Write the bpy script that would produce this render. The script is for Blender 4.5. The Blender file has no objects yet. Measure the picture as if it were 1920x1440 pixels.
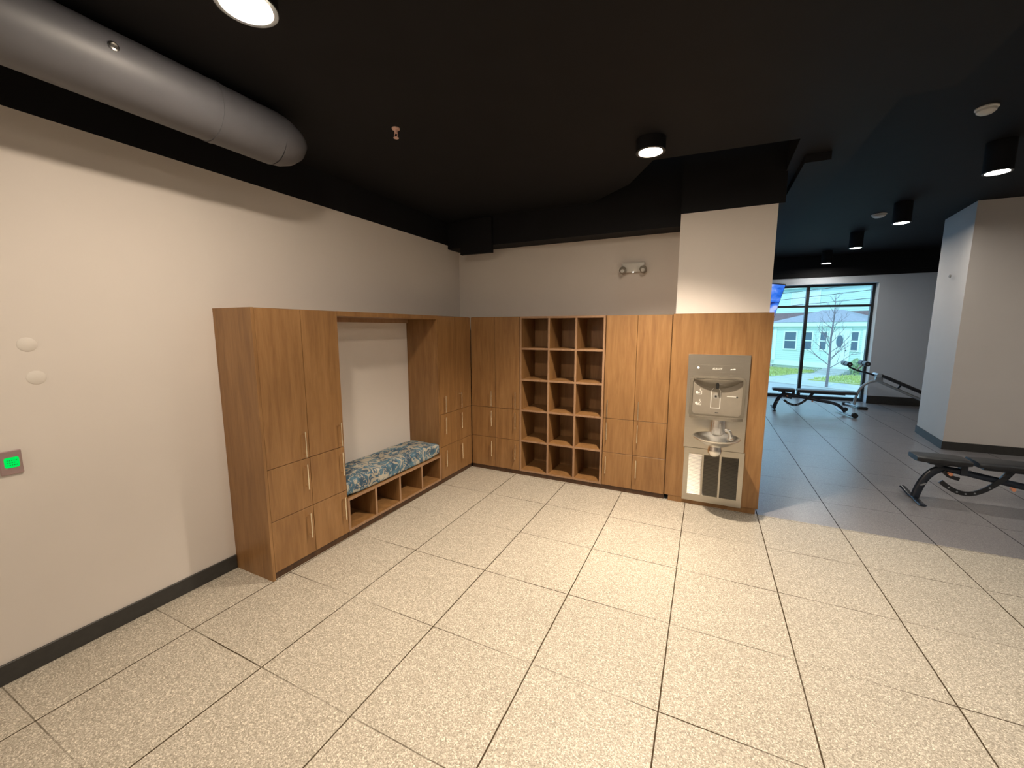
import bpy, bmesh, math, random
from mathutils import Vector, Matrix
random.seed(7)
SC = bpy.context.scene
COL = SC.collection
PI = math.pi

# ------------------------------------------------------------------ materials
def new_mat(name):
    m = bpy.data.materials.new(name); m.use_nodes = True
    nt = m.node_tree; nt.nodes.clear()
    out = nt.nodes.new('ShaderNodeOutputMaterial')
    return m, nt, out

def N(nt, typ, **kw):
    n = nt.nodes.new(typ)
    for k, v in kw.items():
        if k in n.inputs: n.inputs[k].default_value = v
        else: setattr(n, k, v)
    return n

def L(nt, a, b): nt.links.new(a, b)

def math_n(nt, op, a, b=None, c=None):
    n = nt.nodes.new('ShaderNodeMath'); n.operation = op
    for i, v in enumerate((a, b, c)):
        if v is None: continue
        if isinstance(v, (int, float)): n.inputs[i].default_value = v
        else: nt.links.new(v, n.inputs[i])
    return n.outputs[0]

def ramp(nt, fac, stops):
    r = nt.nodes.new('ShaderNodeValToRGB')
    el = r.color_ramp.elements
    while len(el) > len(stops): el.remove(el[-1])
    while len(el) < len(stops): el.new(0.5)
    for e, (p, c) in zip(el, stops):
        e.position = p; e.color = (c[0], c[1], c[2], 1)
    nt.links.new(fac, r.inputs[0])
    return r.outputs[0]

def mixc(nt, fac, a, b, blend='MIX'):
    n = nt.nodes.new('ShaderNodeMix'); n.data_type = 'RGBA'; n.blend_type = blend
    if isinstance(fac, (int, float)): n.inputs[0].default_value = fac
    else: nt.links.new(fac, n.inputs[0])
    for i, v in ((6, a), (7, b)):
        if isinstance(v, tuple): n.inputs[i].default_value = (v[0], v[1], v[2], 1)
        else: nt.links.new(v, n.inputs[i])
    return n.outputs[2]

def pbr(name, col, rough=.5, metal=0., spec=.5, noise=0., nscale=20., bump=0., bscale=200., coat=0.):
    m, nt, out = new_mat(name)
    b = N(nt, 'ShaderNodeBsdfPrincipled', Roughness=rough, Metallic=metal)
    b.inputs['Specular IOR Level'].default_value = spec
    b.inputs['Coat Weight'].default_value = coat
    b.inputs['Base Color'].default_value = (*col, 1)
    tc = N(nt, 'ShaderNodeNewGeometry')
    if noise:
        nz = N(nt, 'ShaderNodeTexNoise', Scale=nscale, Detail=4.)
        L(nt, tc.outputs['Position'], nz.inputs['Vector'])
        lo = tuple(c * (1 - noise) for c in col); hi = tuple(min(1, c * (1 + noise)) for c in col)
        L(nt, ramp(nt, nz.outputs[0], [(.3, lo), (.7, hi)]), b.inputs['Base Color'])
    if bump:
        nb = N(nt, 'ShaderNodeTexNoise', Scale=bscale, Detail=3.)
        L(nt, tc.outputs['Position'], nb.inputs['Vector'])
        bp = N(nt, 'ShaderNodeBump', Strength=bump, Distance=.002)
        L(nt, nb.outputs[0], bp.inputs['Height']); L(nt, bp.outputs[0], b.inputs['Normal'])
    L(nt, b.outputs[0], out.inputs[0])
    return m

def emit(name, col, strength):
    m, nt, out = new_mat(name)
    e = N(nt, 'ShaderNodeEmission', Strength=strength); e.inputs[0].default_value = (*col, 1)
    L(nt, e.outputs[0], out.inputs[0])
    return m

def glass_mat(name, tint=(1, 1, 1), refl=.06):
    m, nt, out = new_mat(name)
    t = N(nt, 'ShaderNodeBsdfTransparent'); t.inputs[0].default_value = (*tint, 1)
    g = N(nt, 'ShaderNodeBsdfGlossy', Roughness=.02)
    mx = N(nt, 'ShaderNodeMixShader'); mx.inputs[0].default_value = refl
    L(nt, t.outputs[0], mx.inputs[1]); L(nt, g.outputs[0], mx.inputs[2]); L(nt, mx.outputs[0], out.inputs[0])
    return m

def wood_mat(name, dark, mid, light, rough=.42):
    m, nt, out = new_mat(name)
    b = N(nt, 'ShaderNodeBsdfPrincipled', Roughness=rough)
    g = N(nt, 'ShaderNodeNewGeometry')
    oi = N(nt, 'ShaderNodeObjectInfo')
    mp = N(nt, 'ShaderNodeMapping'); mp.inputs['Scale'].default_value = (9, 9, .9)
    L(nt, g.outputs['Position'], mp.inputs[0])
    n1 = N(nt, 'ShaderNodeTexNoise', Scale=2.2, Detail=6., Roughness=.62, Distortion=.6)
    L(nt, mp.outputs[0], n1.inputs['Vector'])
    mp2 = N(nt, 'ShaderNodeMapping'); mp2.inputs['Scale'].default_value = (160, 160, 5)
    L(nt, g.outputs['Position'], mp2.inputs[0])
    n2 = N(nt, 'ShaderNodeTexNoise', Scale=1., Detail=2.)
    L(nt, mp2.outputs[0], n2.inputs['Vector'])
    f = math_n(nt, 'MULTIPLY_ADD', n2.outputs[0], .22, math_n(nt, 'MULTIPLY', n1.outputs[0], .8))
    c = ramp(nt, f, [(.36, dark), (.5, mid), (.68, light)])
    L(nt, c, b.inputs['Base Color'])
    bp = N(nt, 'ShaderNodeBump', Strength=.08, Distance=.001)
    L(nt, n2.outputs[0], bp.inputs['Height']); L(nt, bp.outputs[0], b.inputs['Normal'])
    L(nt, b.outputs[0], out.inputs[0])
    return m

X0, Y0, TS, TSY = .592, -2.437, .6095, .6037

def floor_mat(name, stops, joint, rough, spec, grain, rowfac=.55, bump=.35):
    """rubber tile: fine chips in the tile, straight joints between tiles"""
    m, nt, out = new_mat(name)
    b = N(nt, 'ShaderNodeBsdfPrincipled', Roughness=rough)
    b.inputs['Specular IOR Level'].default_value = spec
    g = N(nt, 'ShaderNodeNewGeometry')
    mp = N(nt, 'ShaderNodeMapping'); mp.inputs['Rotation'].default_value = (0, 0, -.0065)
    L(nt, g.outputs['Position'], mp.inputs[0])
    wob = N(nt, 'ShaderNodeTexNoise', Scale=6., Detail=2.)
    L(nt, mp.outputs[0], wob.inputs['Vector'])
    sx = N(nt, 'ShaderNodeSeparateXYZ'); L(nt, mp.outputs[0], sx.inputs[0])
    w = math_n(nt, 'MULTIPLY', math_n(nt, 'SUBTRACT', wob.outputs[0], .5), .004)
    def joints(o, off, size, half):
        a = math_n(nt, 'ADD', math_n(nt, 'SUBTRACT', o, off), w)
        a = math_n(nt, 'DIVIDE', a, size)
        fr = math_n(nt, 'ABSOLUTE', math_n(nt, 'SUBTRACT', a, math_n(nt, 'ROUND', a)))
        d = math_n(nt, 'MULTIPLY', fr, size)
        return math_n(nt, 'MINIMUM', math_n(nt, 'MULTIPLY', math_n(nt, 'SUBTRACT', 1., math_n(nt, 'MINIMUM', math_n(nt, 'DIVIDE', d, half), 1.)), 2.), 1.), a
    jx, ax = joints(sx.outputs[0], X0, TS, .0042)
    jy, ay = joints(sx.outputs[1], Y0, TSY, .0036)
    # rows of joints are patchy: some tight, some open
    pn = N(nt, 'ShaderNodeTexNoise', Scale=1.3, Detail=2.); L(nt, mp.outputs[0], pn.inputs['Vector'])
    patch = ramp(nt, pn.outputs[0], [(.4, (.25,) * 3), (.62, (1,) * 3)])
    jy2 = math_n(nt, 'MULTIPLY', math_n(nt, 'MULTIPLY', jy, rowfac * 1.6), patch)
    jx2 = math_n(nt, 'MULTIPLY', jx, math_n(nt, 'MULTIPLY_ADD', patch, .5, .6))
    j = math_n(nt, 'MINIMUM', math_n(nt, 'MULTIPLY', math_n(nt, 'MAXIMUM', jx2, jy2), 1.3), 1.)
    v = N(nt, 'ShaderNodeTexVoronoi', Scale=grain); L(nt, mp.outputs[0], v.inputs['Vector'])
    n2 = N(nt, 'ShaderNodeTexNoise', Scale=grain * .45, Detail=5., Roughness=.7)
    L(nt, mp.outputs[0], n2.inputs['Vector'])
    sep = N(nt, 'ShaderNodeSeparateColor'); L(nt, v.outputs['Color'], sep.inputs[0])
    f = math_n(nt, 'MULTIPLY_ADD', sep.outputs[0], .5, math_n(nt, 'MULTIPLY', n2.outputs[0], .5))
    c = ramp(nt, f, stops)
    big = N(nt, 'ShaderNodeTexNoise', Scale=2.2, Detail=3.); L(nt, mp.outputs[0], big.inputs['Vector'])
    # each tile differs a touch
    tid = N(nt, 'ShaderNodeCombineXYZ')
    L(nt, math_n(nt, 'FLOOR', ax), tid.inputs[0]); L(nt, math_n(nt, 'FLOOR', ay), tid.inputs[1])
    wn = N(nt, 'ShaderNodeTexWhiteNoise'); L(nt, tid.outputs[0], wn.inputs['Vector'])
    tone = math_n(nt, 'ADD', math_n(nt, 'MULTIPLY', big.outputs[0], .12), math_n(nt, 'MULTIPLY_ADD', wn.outputs[0], .05, .9))
    cc = N(nt, 'ShaderNodeCombineColor')
    for i in range(3): L(nt, tone, cc.inputs[i])
    c = mixc(nt, 1., c, cc.outputs[0], 'MULTIPLY')
    c = mixc(nt, j, c, joint)
    L(nt, c, b.inputs['Base Color'])
    L(nt, math_n(nt, 'MULTIPLY_ADD', j, .9 - rough, rough), b.inputs['Roughness'])
    L(nt, math_n(nt, 'MULTIPLY_ADD', j, -spec, spec), b.inputs['Specular IOR Level'])
    h = math_n(nt, 'SUBTRACT', math_n(nt, 'MULTIPLY', f, .5), math_n(nt, 'MULTIPLY', j, 1.5))
    bp = N(nt, 'ShaderNodeBump', Strength=bump, Distance=.0025)
    L(nt, h, bp.inputs['Height']); L(nt, bp.outputs[0], b.inputs['Normal'])
    L(nt, b.outputs[0], out.inputs[0])
    return m

def fabric_mat(name):
    m, nt, out = new_mat(name)
    b = N(nt, 'ShaderNodeBsdfPrincipled', Roughness=.9); b.inputs['Specular IOR Level'].default_value = .15
    g = N(nt, 'ShaderNodeNewGeometry')
    wn = N(nt, 'ShaderNodeTexNoise', Scale=7., Detail=1.5); L(nt, g.outputs['Position'], wn.inputs['Vector'])
    vm = N(nt, 'ShaderNodeVectorMath', operation='MULTIPLY_ADD')
    L(nt, wn.outputs['Color'], vm.inputs[0]); vm.inputs[1].default_value = (.22, .22, .22)
    L(nt, g.outputs['Position'], vm.inputs[2])
    n1 = N(nt, 'ShaderNodeTexNoise', Scale=15., Detail=1.4, Distortion=1.); L(nt, vm.outputs[0], n1.inputs['Vector'])
    n2 = N(nt, 'ShaderNodeTexVoronoi', Scale=17., feature='DISTANCE_TO_EDGE'); L(nt, vm.outputs[0], n2.inputs['Vector'])
    s1 = ramp(nt, math_n(nt, 'ABSOLUTE', math_n(nt, 'SUBTRACT', n1.outputs[0], .52)), [(.030, (1, 1, 1)), (.050, (0, 0, 0))])
    s2 = ramp(nt, n2.outputs[0], [(.09, (1, 1, 1)), (.13, (0, 0, 0))])
    gate = ramp(nt, n1.outputs[0], [(.43, (0, 0, 0)), (.47, (1, 1, 1))])
    blob = ramp(nt, n1.outputs[0], [(.6, (0, 0, 0)), (.62, (1, 1, 1))])
    k = math_n(nt, 'MAXIMUM', math_n(nt, 'MULTIPLY', s2, gate), math_n(nt, 'MAXIMUM', s1, blob))
    n3 = N(nt, 'ShaderNodeTexNoise', Scale=9., Detail=1.); L(nt, g.outputs['Position'], n3.inputs['Vector'])
    blue = ramp(nt, n3.outputs[0], [(.38, (.05, .09, .14)), (.55, (.075, .15, .21)), (.7, (.13, .22, .28))])
    base = ramp(nt, n3.outputs[0], [(.35, (.34, .31, .25)), (.7, (.46, .43, .36))])
    L(nt, mixc(nt, k, base, blue), b.inputs['Base Color'])
    w = N(nt, 'ShaderNodeTexNoise', Scale=500.); L(nt, g.outputs['Position'], w.inputs['Vector'])
    bp = N(nt, 'ShaderNodeBump', Strength=.2, Distance=.001)
    L(nt, w.outputs[0], bp.inputs['Height']); L(nt, bp.outputs[0], b.inputs['Normal'])
    L(nt, b.outputs[0], out.inputs[0])
    return m

def brushed_mat(name, col, rough=.32):
    m, nt, out = new_mat(name)
    b = N(nt, 'ShaderNodeBsdfPrincipled', Roughness=rough, Metallic=1.)
    g = N(nt, 'ShaderNodeNewGeometry')
    mp = N(nt, 'ShaderNodeMapping'); mp.inputs['Scale'].default_value = (3, 3, 400)
    L(nt, g.outputs['Position'], mp.inputs[0])
    nz = N(nt, 'ShaderNodeTexNoise', Scale=2., Detail=3.); L(nt, mp.outputs[0], nz.inputs['Vector'])
    L(nt, ramp(nt, nz.outputs[0], [(.3, tuple(c * .88 for c in col)), (.7, col)]), b.inputs['Base Color'])
    L(nt, math_n(nt, 'MULTIPLY_ADD', nz.outputs[0], .12, rough - .06), b.inputs['Roughness'])
    L(nt, b.outputs[0], out.inputs[0])
    return m

def siding_mat(name, col, pitch, axis=2):
    """clapboard: overlapping boards, drawn as relief plus painted lap shade"""
    m, nt, out = new_mat(name)
    b = N(nt, 'ShaderNodeBsdfPrincipled', Roughness=.6)
    g = N(nt, 'ShaderNodeNewGeometry')
    sx = N(nt, 'ShaderNodeSeparateXYZ'); L(nt, g.outputs['Position'], sx.inputs[0])
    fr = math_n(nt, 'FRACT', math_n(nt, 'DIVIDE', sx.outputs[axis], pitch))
    c = ramp(nt, fr, [(0., tuple(x * .45 for x in col)), (.13, col)])  # shade line at each lap painted into the colour
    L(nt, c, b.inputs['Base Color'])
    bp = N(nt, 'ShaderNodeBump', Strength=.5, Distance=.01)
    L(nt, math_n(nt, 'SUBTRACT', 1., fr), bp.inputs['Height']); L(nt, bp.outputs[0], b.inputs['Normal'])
    L(nt, b.outputs[0], out.inputs[0])
    return m

M = {}
M['wall'] = pbr('wall_paint', (.67, .615, .57), .85, spec=.2, noise=.012, nscale=3, bump=.05, bscale=300)
M['wall_bluecast'] = pbr('wall_paint_bluecast', (.60, .65, .72), .85, spec=.2, noise=.012, nscale=3)  # bluish gym daylight put into the white wall's colour
M['black'] = pbr('black_paint', (.0075, .0075, .009), .7, spec=.2, noise=.1, nscale=5)
M['duct'] = pbr('duct_paint', (.088, .088, .100), .5, spec=.5, noise=.05, nscale=8)
M['base'] = pbr('rubber_base', (.035, .033, .03), .55, noise=.12, nscale=30)
M['wood'] = wood_mat('wood_laminate', (.205, .100, .036), (.255, .130, .047), (.32, .17, .066))
M['woodedge'] = wood_mat('wood_edge', (.26, .145, .08), (.31, .18, .10), (.35, .21, .12), .5)
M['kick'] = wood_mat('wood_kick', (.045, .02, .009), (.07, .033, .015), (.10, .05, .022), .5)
M['brass'] = pbr('satin_nickel', (.90, .80, .62), .26, metal=1., noise=.03)
M['floor'] = floor_mat('floor_tile', [(.22, (.23, .20, .152)), (.4, (.365, .322, .258)), (.6, (.455, .408, .335)), (.8, (.80, .74, .63))], (.06, .042, .025), .5, .45, 230)
M['gym'] = floor_mat('gym_tile', [(.3, (.165, .155, .160)), (.55, (.235, .222, .228)), (.75, (.31, .295, .30))], (.012, .012, .013), .30, .8, 230, .3, .1)
M['fabric'] = fabric_mat('cushion_fabric')
M['steel'] = brushed_mat('brushed_steel', (.60, .565, .50), .36)
M['chrome'] = pbr('chrome', (.90, .88, .84), .24, metal=1.)
M['greyplastic'] = pbr('grey_plastic', (.15, .13, .10), .38, spec=.5, noise=.04)
M['greyplastic2'] = pbr('grey_plastic_light', (.235, .205, .165), .4, spec=.5, noise=.04)
M['darkplastic'] = pbr('dark_plastic', (.012, .012, .012), .4)
M['whiteprint'] = pbr('white_print', (.80, .78, .72), .6)
M['whiteplastic'] = pbr('white_plastic', (.62, .60, .56), .45)
M['greylens'] = pbr('grey_lens', (.30, .28, .25), .2)
M['wallplate'] = pbr('painted_plate', (.67, .62, .57), .7)
M['lamp'] = emit('lamp_lens', (1.0, .82, .61), 520.)
M['lampgym'] = emit('lamp_lens_gym', (1.0, .88, .72), 120.)
M['trimring'] = pbr('lamp_ring', (.05, .05, .05), .35, metal=.3)
M['led'] = emit('led', (1., .95, .85), 6.)
M['greenscreen'] = emit('green_screen', (.0, 1., .12), .75)
M['plate'] = pbr('keypad_metal', (.42, .30, .30), .35, metal=.6)
M['glass'] = glass_mat('window_glass', (.93, .99, .98), .05)
M['frame'] = pbr('black_aluminium', (.012, .014, .016), .4)
M['vinyl'] = pbr('black_vinyl', (.018, .019, .022), .42, spec=.5)
M['vinyltop'] = pbr('grey_vinyl', (.10, .095, .09), .35, spec=.6)
M['navy'] = pbr('navy_frame', (.018, .024, .036), .32, spec=.5)
M['silver'] = pbr('silver_frame', (.42, .45, .48), .35, metal=.5)
M['orange'] = pbr('copper_knob', (.75, .30, .16), .4)
M['rubber'] = pbr('black_rubber', (.015, .015, .015), .8)
M['siding'] = siding_mat('siding_cyan_cast', (.50, .72, .66), .105)  # cyan cast of the daylight put into the white boards' colour
M['white'] = pbr('trim_cyan_cast', (.66, .84, .76), .6)  # same cyan daylight cast mixed into the white trim
M['shingle'] = pbr('grey_shingles', (.27, .29, .34), .85, noise=.12, nscale=12)
M['brownroof'] = pbr('brown_shingles', (.17, .12, .13), .85, noise=.15, nscale=10)
M['housepane'] = pbr('house_pane', (.06, .12, .17), .15, spec=.6)
M['curtain'] = pbr('house_curtain', (.62, .72, .74), .6, noise=.06, nscale=4)
M['lattice'] = pbr('lattice_shade', (.12, .17, .17), .8)  # dark tone stands for the shade behind the lattice
M['grass'] = pbr('grass_blades', (.42, .52, .18), .8, noise=.35, nscale=6)
M['lawn'] = pbr('lawn_soil', (.40, .47, .20), .9, noise=.25, nscale=5)
M['paving'] = pbr('concrete_paving', (.40, .45, .44), .85, noise=.1, nscale=3)
M['street'] = pbr('asphalt', (.33, .37, .37), .85, noise=.1, nscale=3)
M['bark'] = pbr('bark', (.19, .18, .20), .85, noise=.2, nscale=30)
M['bush'] = pbr('bush_leaves', (.33, .47, .24), .8, noise=.3, nscale=15)
M['wire'] = pbr('wire_black', (.03, .04, .05), .6)
M['concrete'] = pbr('outer_wall', (.40, .40, .40), .9)

def screen_mat():
    m, nt, out = new_mat('tv_screen')
    g = N(nt, 'ShaderNodeNewGeometry')
    mp = N(nt, 'ShaderNodeMapping'); mp.inputs['Scale'].default_value = (1, 1, 2.4)
    L(nt, g.outputs['Position'], mp.inputs[0])
    nz = N(nt, 'ShaderNodeTexNoise', Scale=2.2, Detail=4., Distortion=.7); L(nt, mp.outputs[0], nz.inputs['Vector'])
    c = ramp(nt, nz.outputs[0], [(.36, (.015, .03, .20)), (.48, (.03, .16, .75)), (.58, (.10, .25, .85)), (.68, (.45, .55, .95))])
    e = N(nt, 'ShaderNodeEmission', Strength=1.); L(nt, c, e.inputs[0]); L(nt, e.outputs[0], out.inputs[0])
    return m
M['screen'] = screen_mat()

# ------------------------------------------------------------------ mesh helpers
class MB:
    def __init__(s): s.bm = bmesh.new(); s.mats = []
    def mi(s, m):
        if m is None: return 0
        if m not in s.mats: s.mats.append(m)
        return s.mats.index(m)
    def _setm(s, faces, m):
        i = s.mi(m)
        for f in faces: f.material_index = i
    def box(s, x0, x1, y0, y1, z0, z1, bev=0., m=None, seg=1):
        r = bmesh.ops.create_cube(s.bm, size=1.)
        for v in r['verts']:
            v.co = Vector(((x0 + x1) / 2 + v.co.x * (x1 - x0), (y0 + y1) / 2 + v.co.y * (y1 - y0), (z0 + z1) / 2 + v.co.z * (z1 - z0)))
        fs = {f for v in r['verts'] for f in v.link_faces}
        s._setm(fs, m)
        if bev:
            es = {e for v in r['verts'] for e in v.link_edges}
            bmesh.ops.bevel(s.bm, geom=list(es), offset=bev, segments=seg, affect='EDGES', profile=.5)
        return s
    def prism(s, poly, z0, z1, m=None, mat4=None):
        a = [s.bm.verts.new(Vector((x, y, z0))) for x, y in poly]
        b = [s.bm.verts.new(Vector((x, y, z1))) for x, y in poly]
        n = len(poly); fs = []
        fs.append(s.bm.faces.new(list(reversed(a)))); fs.append(s.bm.faces.new(b))
        for i in range(n): fs.append(s.bm.faces.new((a[i], a[(i + 1) % n], b[(i + 1) % n], b[i])))
        s._setm(fs, m)
        if mat4 is not None:
            for v in a + b: v.co = mat4 @ v.co
        return s
    def loft(s, rings, cap=True, m=None, closed=True):
        vr = [[s.bm.verts.new(Vector(p)) for p in r] for r in rings]
        fs = []
        n = len(vr[0])
        for a, b in zip(vr, vr[1:]):
            for i in range(n if closed else n - 1):
                fs.append(s.bm.faces.new((a[i], a[(i + 1) % n], b[(i + 1) % n], b[i])))
        if cap:
            fs.append(s.bm.faces.new(list(reversed(vr[0])))); fs.append(s.bm.faces.new(vr[-1]))
        s._setm(fs, m)
        return s
    def tube(s, pts, r, n=10, m=None, squash=None):
        pts = [Vector(p) for p in pts]
        rs = r if isinstance(r, (list, tuple)) else [r] * len(pts)
        rings = []; up = None
        for i, p in enumerate(pts):
            if i == 0: t = pts[1] - p
            elif i == len(pts) - 1: t = p - pts[i - 1]
            else: t = (pts[i + 1] - p).normalized() + (p - pts[i - 1]).normalized()
            t.normalize()
            if up is None:
                ref = Vector((0, 0, 1)) if abs(t.z) < .9 else Vector((1, 0, 0))
                up = (ref - t * ref.dot(t)).normalized()
            else:
                up = (up - t * up.dot(t)).normalized()
            side = t.cross(up)
            a, b = (1, 1) if squash is None else squash
            rings.append([p + rs[i] * (a * math.cos(2 * PI * k / n) * side + b * math.sin(2 * PI * k / n) * up) for k in range(n)])
        return s.loft(rings, True, m)
    def lathe(s, prof, c=(0, 0, 0), n=32, m=None, mat3=None, sx=1., sy=1.):
        c = Vector(c); rings = []
        for r, z in prof:
            ring = []
            for k in range(n):
                v = Vector((sx * max(r, 1e-4) * math.cos(2 * PI * k / n), sy * max(r, 1e-4) * math.sin(2 * PI * k / n), z))
                if mat3 is not None: v = mat3 @ v
                ring.append(c + v)
            rings.append(ring)
        return s.loft(rings, True, m)
    def edge(s, axis, sgn, m0, m1):
        """front edges of the boards get the raw edge band"""
        a, b = s.mi(m0), s.mi(m1)
        s.bm.normal_update()
        for f in s.bm.faces: f.material_index = b if f.normal[axis] * sgn > .9 else a
        return s
    def build(s, name, mat=None, parent=None, smooth=False, **props):
        bmesh.ops.recalc_face_normals(s.bm, faces=s.bm.faces)
        me = bpy.data.meshes.new(name); s.bm.to_mesh(me); s.bm.free()
        mats = s.mats if s.mats and s.mats[0] is not None else []
        if mat is not None and not mats: me.materials.append(mat)
        for x in mats: me.materials.append(x)
        if smooth:
            for p in me.polygons: p.use_smooth = True
            try: me.set_sharp_from_angle(angle=math.radians(38))
            except Exception: pass
        o = bpy.data.objects.new(name, me); COL.objects.link(o)
        if parent: o.parent = parent
        for k, v in props.items(): o[k] = v
        return o

def bezier_arc(p0, p1, p2, n=8):
    p0, p1, p2 = map(Vector, (p0, p1, p2))
    return [(1 - t) ** 2 * p0 + 2 * t * (1 - t) * p1 + t * t * p2 for t in [i / n for i in range(n + 1)]]

def thing(name, label, cat, loc=(0, 0, 0), rotz=0., group=None):
    o = bpy.data.objects.new(name, None); COL.objects.link(o)
    o.empty_display_size = .1
    o.location = loc; o.rotation_euler = (0, 0, rotz); o['label'] = label; o['category'] = cat
    if group: o['group'] = group
    return o

def tag(o, label, cat, group=None):
    o['label'] = label; o['category'] = cat
    if group: o['group'] = group
    return o

def struct(o): o['kind'] = 'structure'; return o

def copy_tree(o, parent=None):
    c = o.copy(); COL.objects.link(c)
    if parent: c.parent = parent
    for ch in o.children: copy_tree(ch, c)
    return c

def text_part(name, body, size, loc, rot, mat, parent, extrude=.0006, shear=0., bold=0.):
    cu = bpy.data.curves.new(name, 'FONT'); cu.body = body; cu.size = size; cu.extrude = extrude
    cu.align_x = 'CENTER'; cu.align_y = 'CENTER'; cu.shear = shear; cu.offset = bold
    t = bpy.data.objects.new('tmp', cu); COL.objects.link(t)
    dg = bpy.context.evaluated_depsgraph_get()
    me = bpy.data.meshes.new_from_object(t.evaluated_get(dg))
    COL.objects.unlink(t); bpy.data.objects.remove(t)
    me.name = name; me.materials.clear(); me.materials.append(mat)
    o = bpy.data.objects.new(name, me); COL.objects.link(o)
    o.location = loc; o.rotation_euler = rot; o.parent = parent
    return o

# ------------------------------------------------------------------ the room
XL, YB = -.4, .4
ZW, ZC, ZG = 2.69, 2.96, 3.34
# floor: beige tile in front, dark gym tile behind, one slab with two surfaces
f = MB()
f.box(-.55, 9.2, -6.7, .02, -.12, 0, m=M['floor'])
struct(f.build('floor'))
f = MB(); f.box(-4.2, 9.2, .0202, 7.95, -.12, 0, m=M['gym'])
struct(f.build('floor_gym'))
# left wall
struct(MB().box(XL - .15, XL, -6.7, YB + .2, 0, ZW, m=M['wall']).build('wall_left'))
struct(MB().box(XL - .15, XL + .004, -6.7, YB + .2, ZW, ZC, m=M['black']).build('trim_1'))
struct(MB().box(XL, 2.235, YB, YB + .2, 0, ZW + .01, m=M['wall']).build('wall_back'))
struct(MB().box(2.246, 2.993, .0, .6, 1.826, ZW + .025, m=M['wall']).build('wall_pillar'))
struct(MB().box(XL - .15, 9.2, -6.85, -6.7, 0, ZG, m=M['wall']).build('wall_rear'))
struct(MB().box(9.2, 9.35, -6.85, 8.1, 0, ZG, m=M['wall']).build('wall_right'))
struct(MB().box(-4.35, -4.2, .6, 8.1, 0, ZG, m=M['wall']).build('wall_gym_left'))
struct(MB().box(-4.2, XL - .15, .42, .6, 0, ZG, m=M['wall']).build('wall_gym_front'))
# black painted band standing out above the white back wall
s = MB()
s.box(-.396, 2.245, .15, .6, 2.645, 3.33, m=M['black'])
s.box(2.2455, 3.04, .002, .6, ZW + .0255, 3.33, m=M['black'])
struct(s.build('trim_2'))
struct(MB().box(-.19, .233, .105, .1495, 2.556, 2.95, m=M['black']).build('trim_3'))
# ceilings; the low one is cut out over the fountain and opens into the dark above
c = MB()
c.prism([(-.55, -6.85), (3.65, -6.85), (3.65, -1.0), (3.42, -1.0), (3.42, .61), (3.03, .61), (3.018, -.64), (2.077, -.70), (1.82, -.243), (1.38, .148), (-.55, .148)], ZC, ZC + .3, m=M['black'])
c.box(-4.35, 3.42, .611, 8.1, ZC, ZC + .3, m=M['black'])
c.box(-.55, 3.42, -1., .611, 3.34, 3.42, m=M['black'])
struct(c.build('ceiling'))
c = MB()
c.box(3.42, 9.35, -1., 8.1, ZG, ZG + .1, m=M['black'])
c.box(3.65, 9.35, -6.85, -1., ZG, ZG + .1, m=M['black'])
struct(c.build('ceiling_gym'))
# low black beam running back over the opening
struct(MB().box(3.10, 3.26, -.32, 7.3, ZC - .06, ZC - .001, m=M['black']).build('trim_4'))

# baseboards
def baseboard(name, x0, x1, y0, y1, h=.1): return struct(MB().box(x0, x1, y0, y1, 0, h, .003, m=M['base']).build(name))
baseboard('baseboard_left', XL, XL + .012, -6.69, -2.562)
baseboard('baseboard_far', 5.83, 9.19, 7.585, 7.6, .18)

# window wall of the gym : openings 2 m bays to x = 5.885
w = MB()
w.box(5.83, 9.2, 7.6, 8.1, 0, ZG, m=M['wall_bluecast'])
w.box(-4.2, 5.83, 7.6, 8.1, 2.70, 2.855, m=M['wall_bluecast'])
w.box(-4.2, -3.0, 7.6, 8.1, 0, 2.70, m=M['wall'])
struct(w.build('wall_far'))
struct(MB().box(-4.2, 9.2, 7.58, 7.60, 2.855, ZC - .001, m=M['black']).box(3.43, 9.2, 7.58, 7.60, ZC, ZG - .001, m=M['black']).build('trim_5'))
YF = 7.86
def window_bay(i, x0, x1, mull):
    o = MB()
    t = .05
    o.box(x0, x0 + t, YF - .04, YF + .06, .0, 2.70, m=M['frame'])
    o.box(x1 - t, x1, YF - .04, YF + .06, .0, 2.70, m=M['frame'])
    o.box(x0 + t, x1 - t, YF - .04, YF + .06, 2.655, 2.70, m=M['frame'])
    o.box(x0 + t, x1 - t, YF - .04, YF + .06, .0, .07, m=M['frame'])
    o.box(x0 + t, x1 - t, YF - .04, YF + .05, 2.185, 2.235, m=M['frame'])
    for mx in mull:
        o.box(mx - .032, mx + .032, YF - .045, YF + .06, .07, 2.655, m=M['frame'])
    wo = struct(o.build('window_%d' % i))
    p = MB(); p.box(x0 + t, x1 - t, YF + .004, YF + .012, .07, 2.655, m=M['glass'])
    p.build('pane', parent=wo)
    return wo
window_bay(1, 2.93, 5.828, [4.585])
window_bay(2, .0, 2.88, [1.45])
window_bay(3, -3.0, -.05, [-1.5])
struct(MB().box(5.8285, 5.8295, 7.60, 7.8, 0.18, 2.70, m=M['wall']).build('trim_6'))

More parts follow.
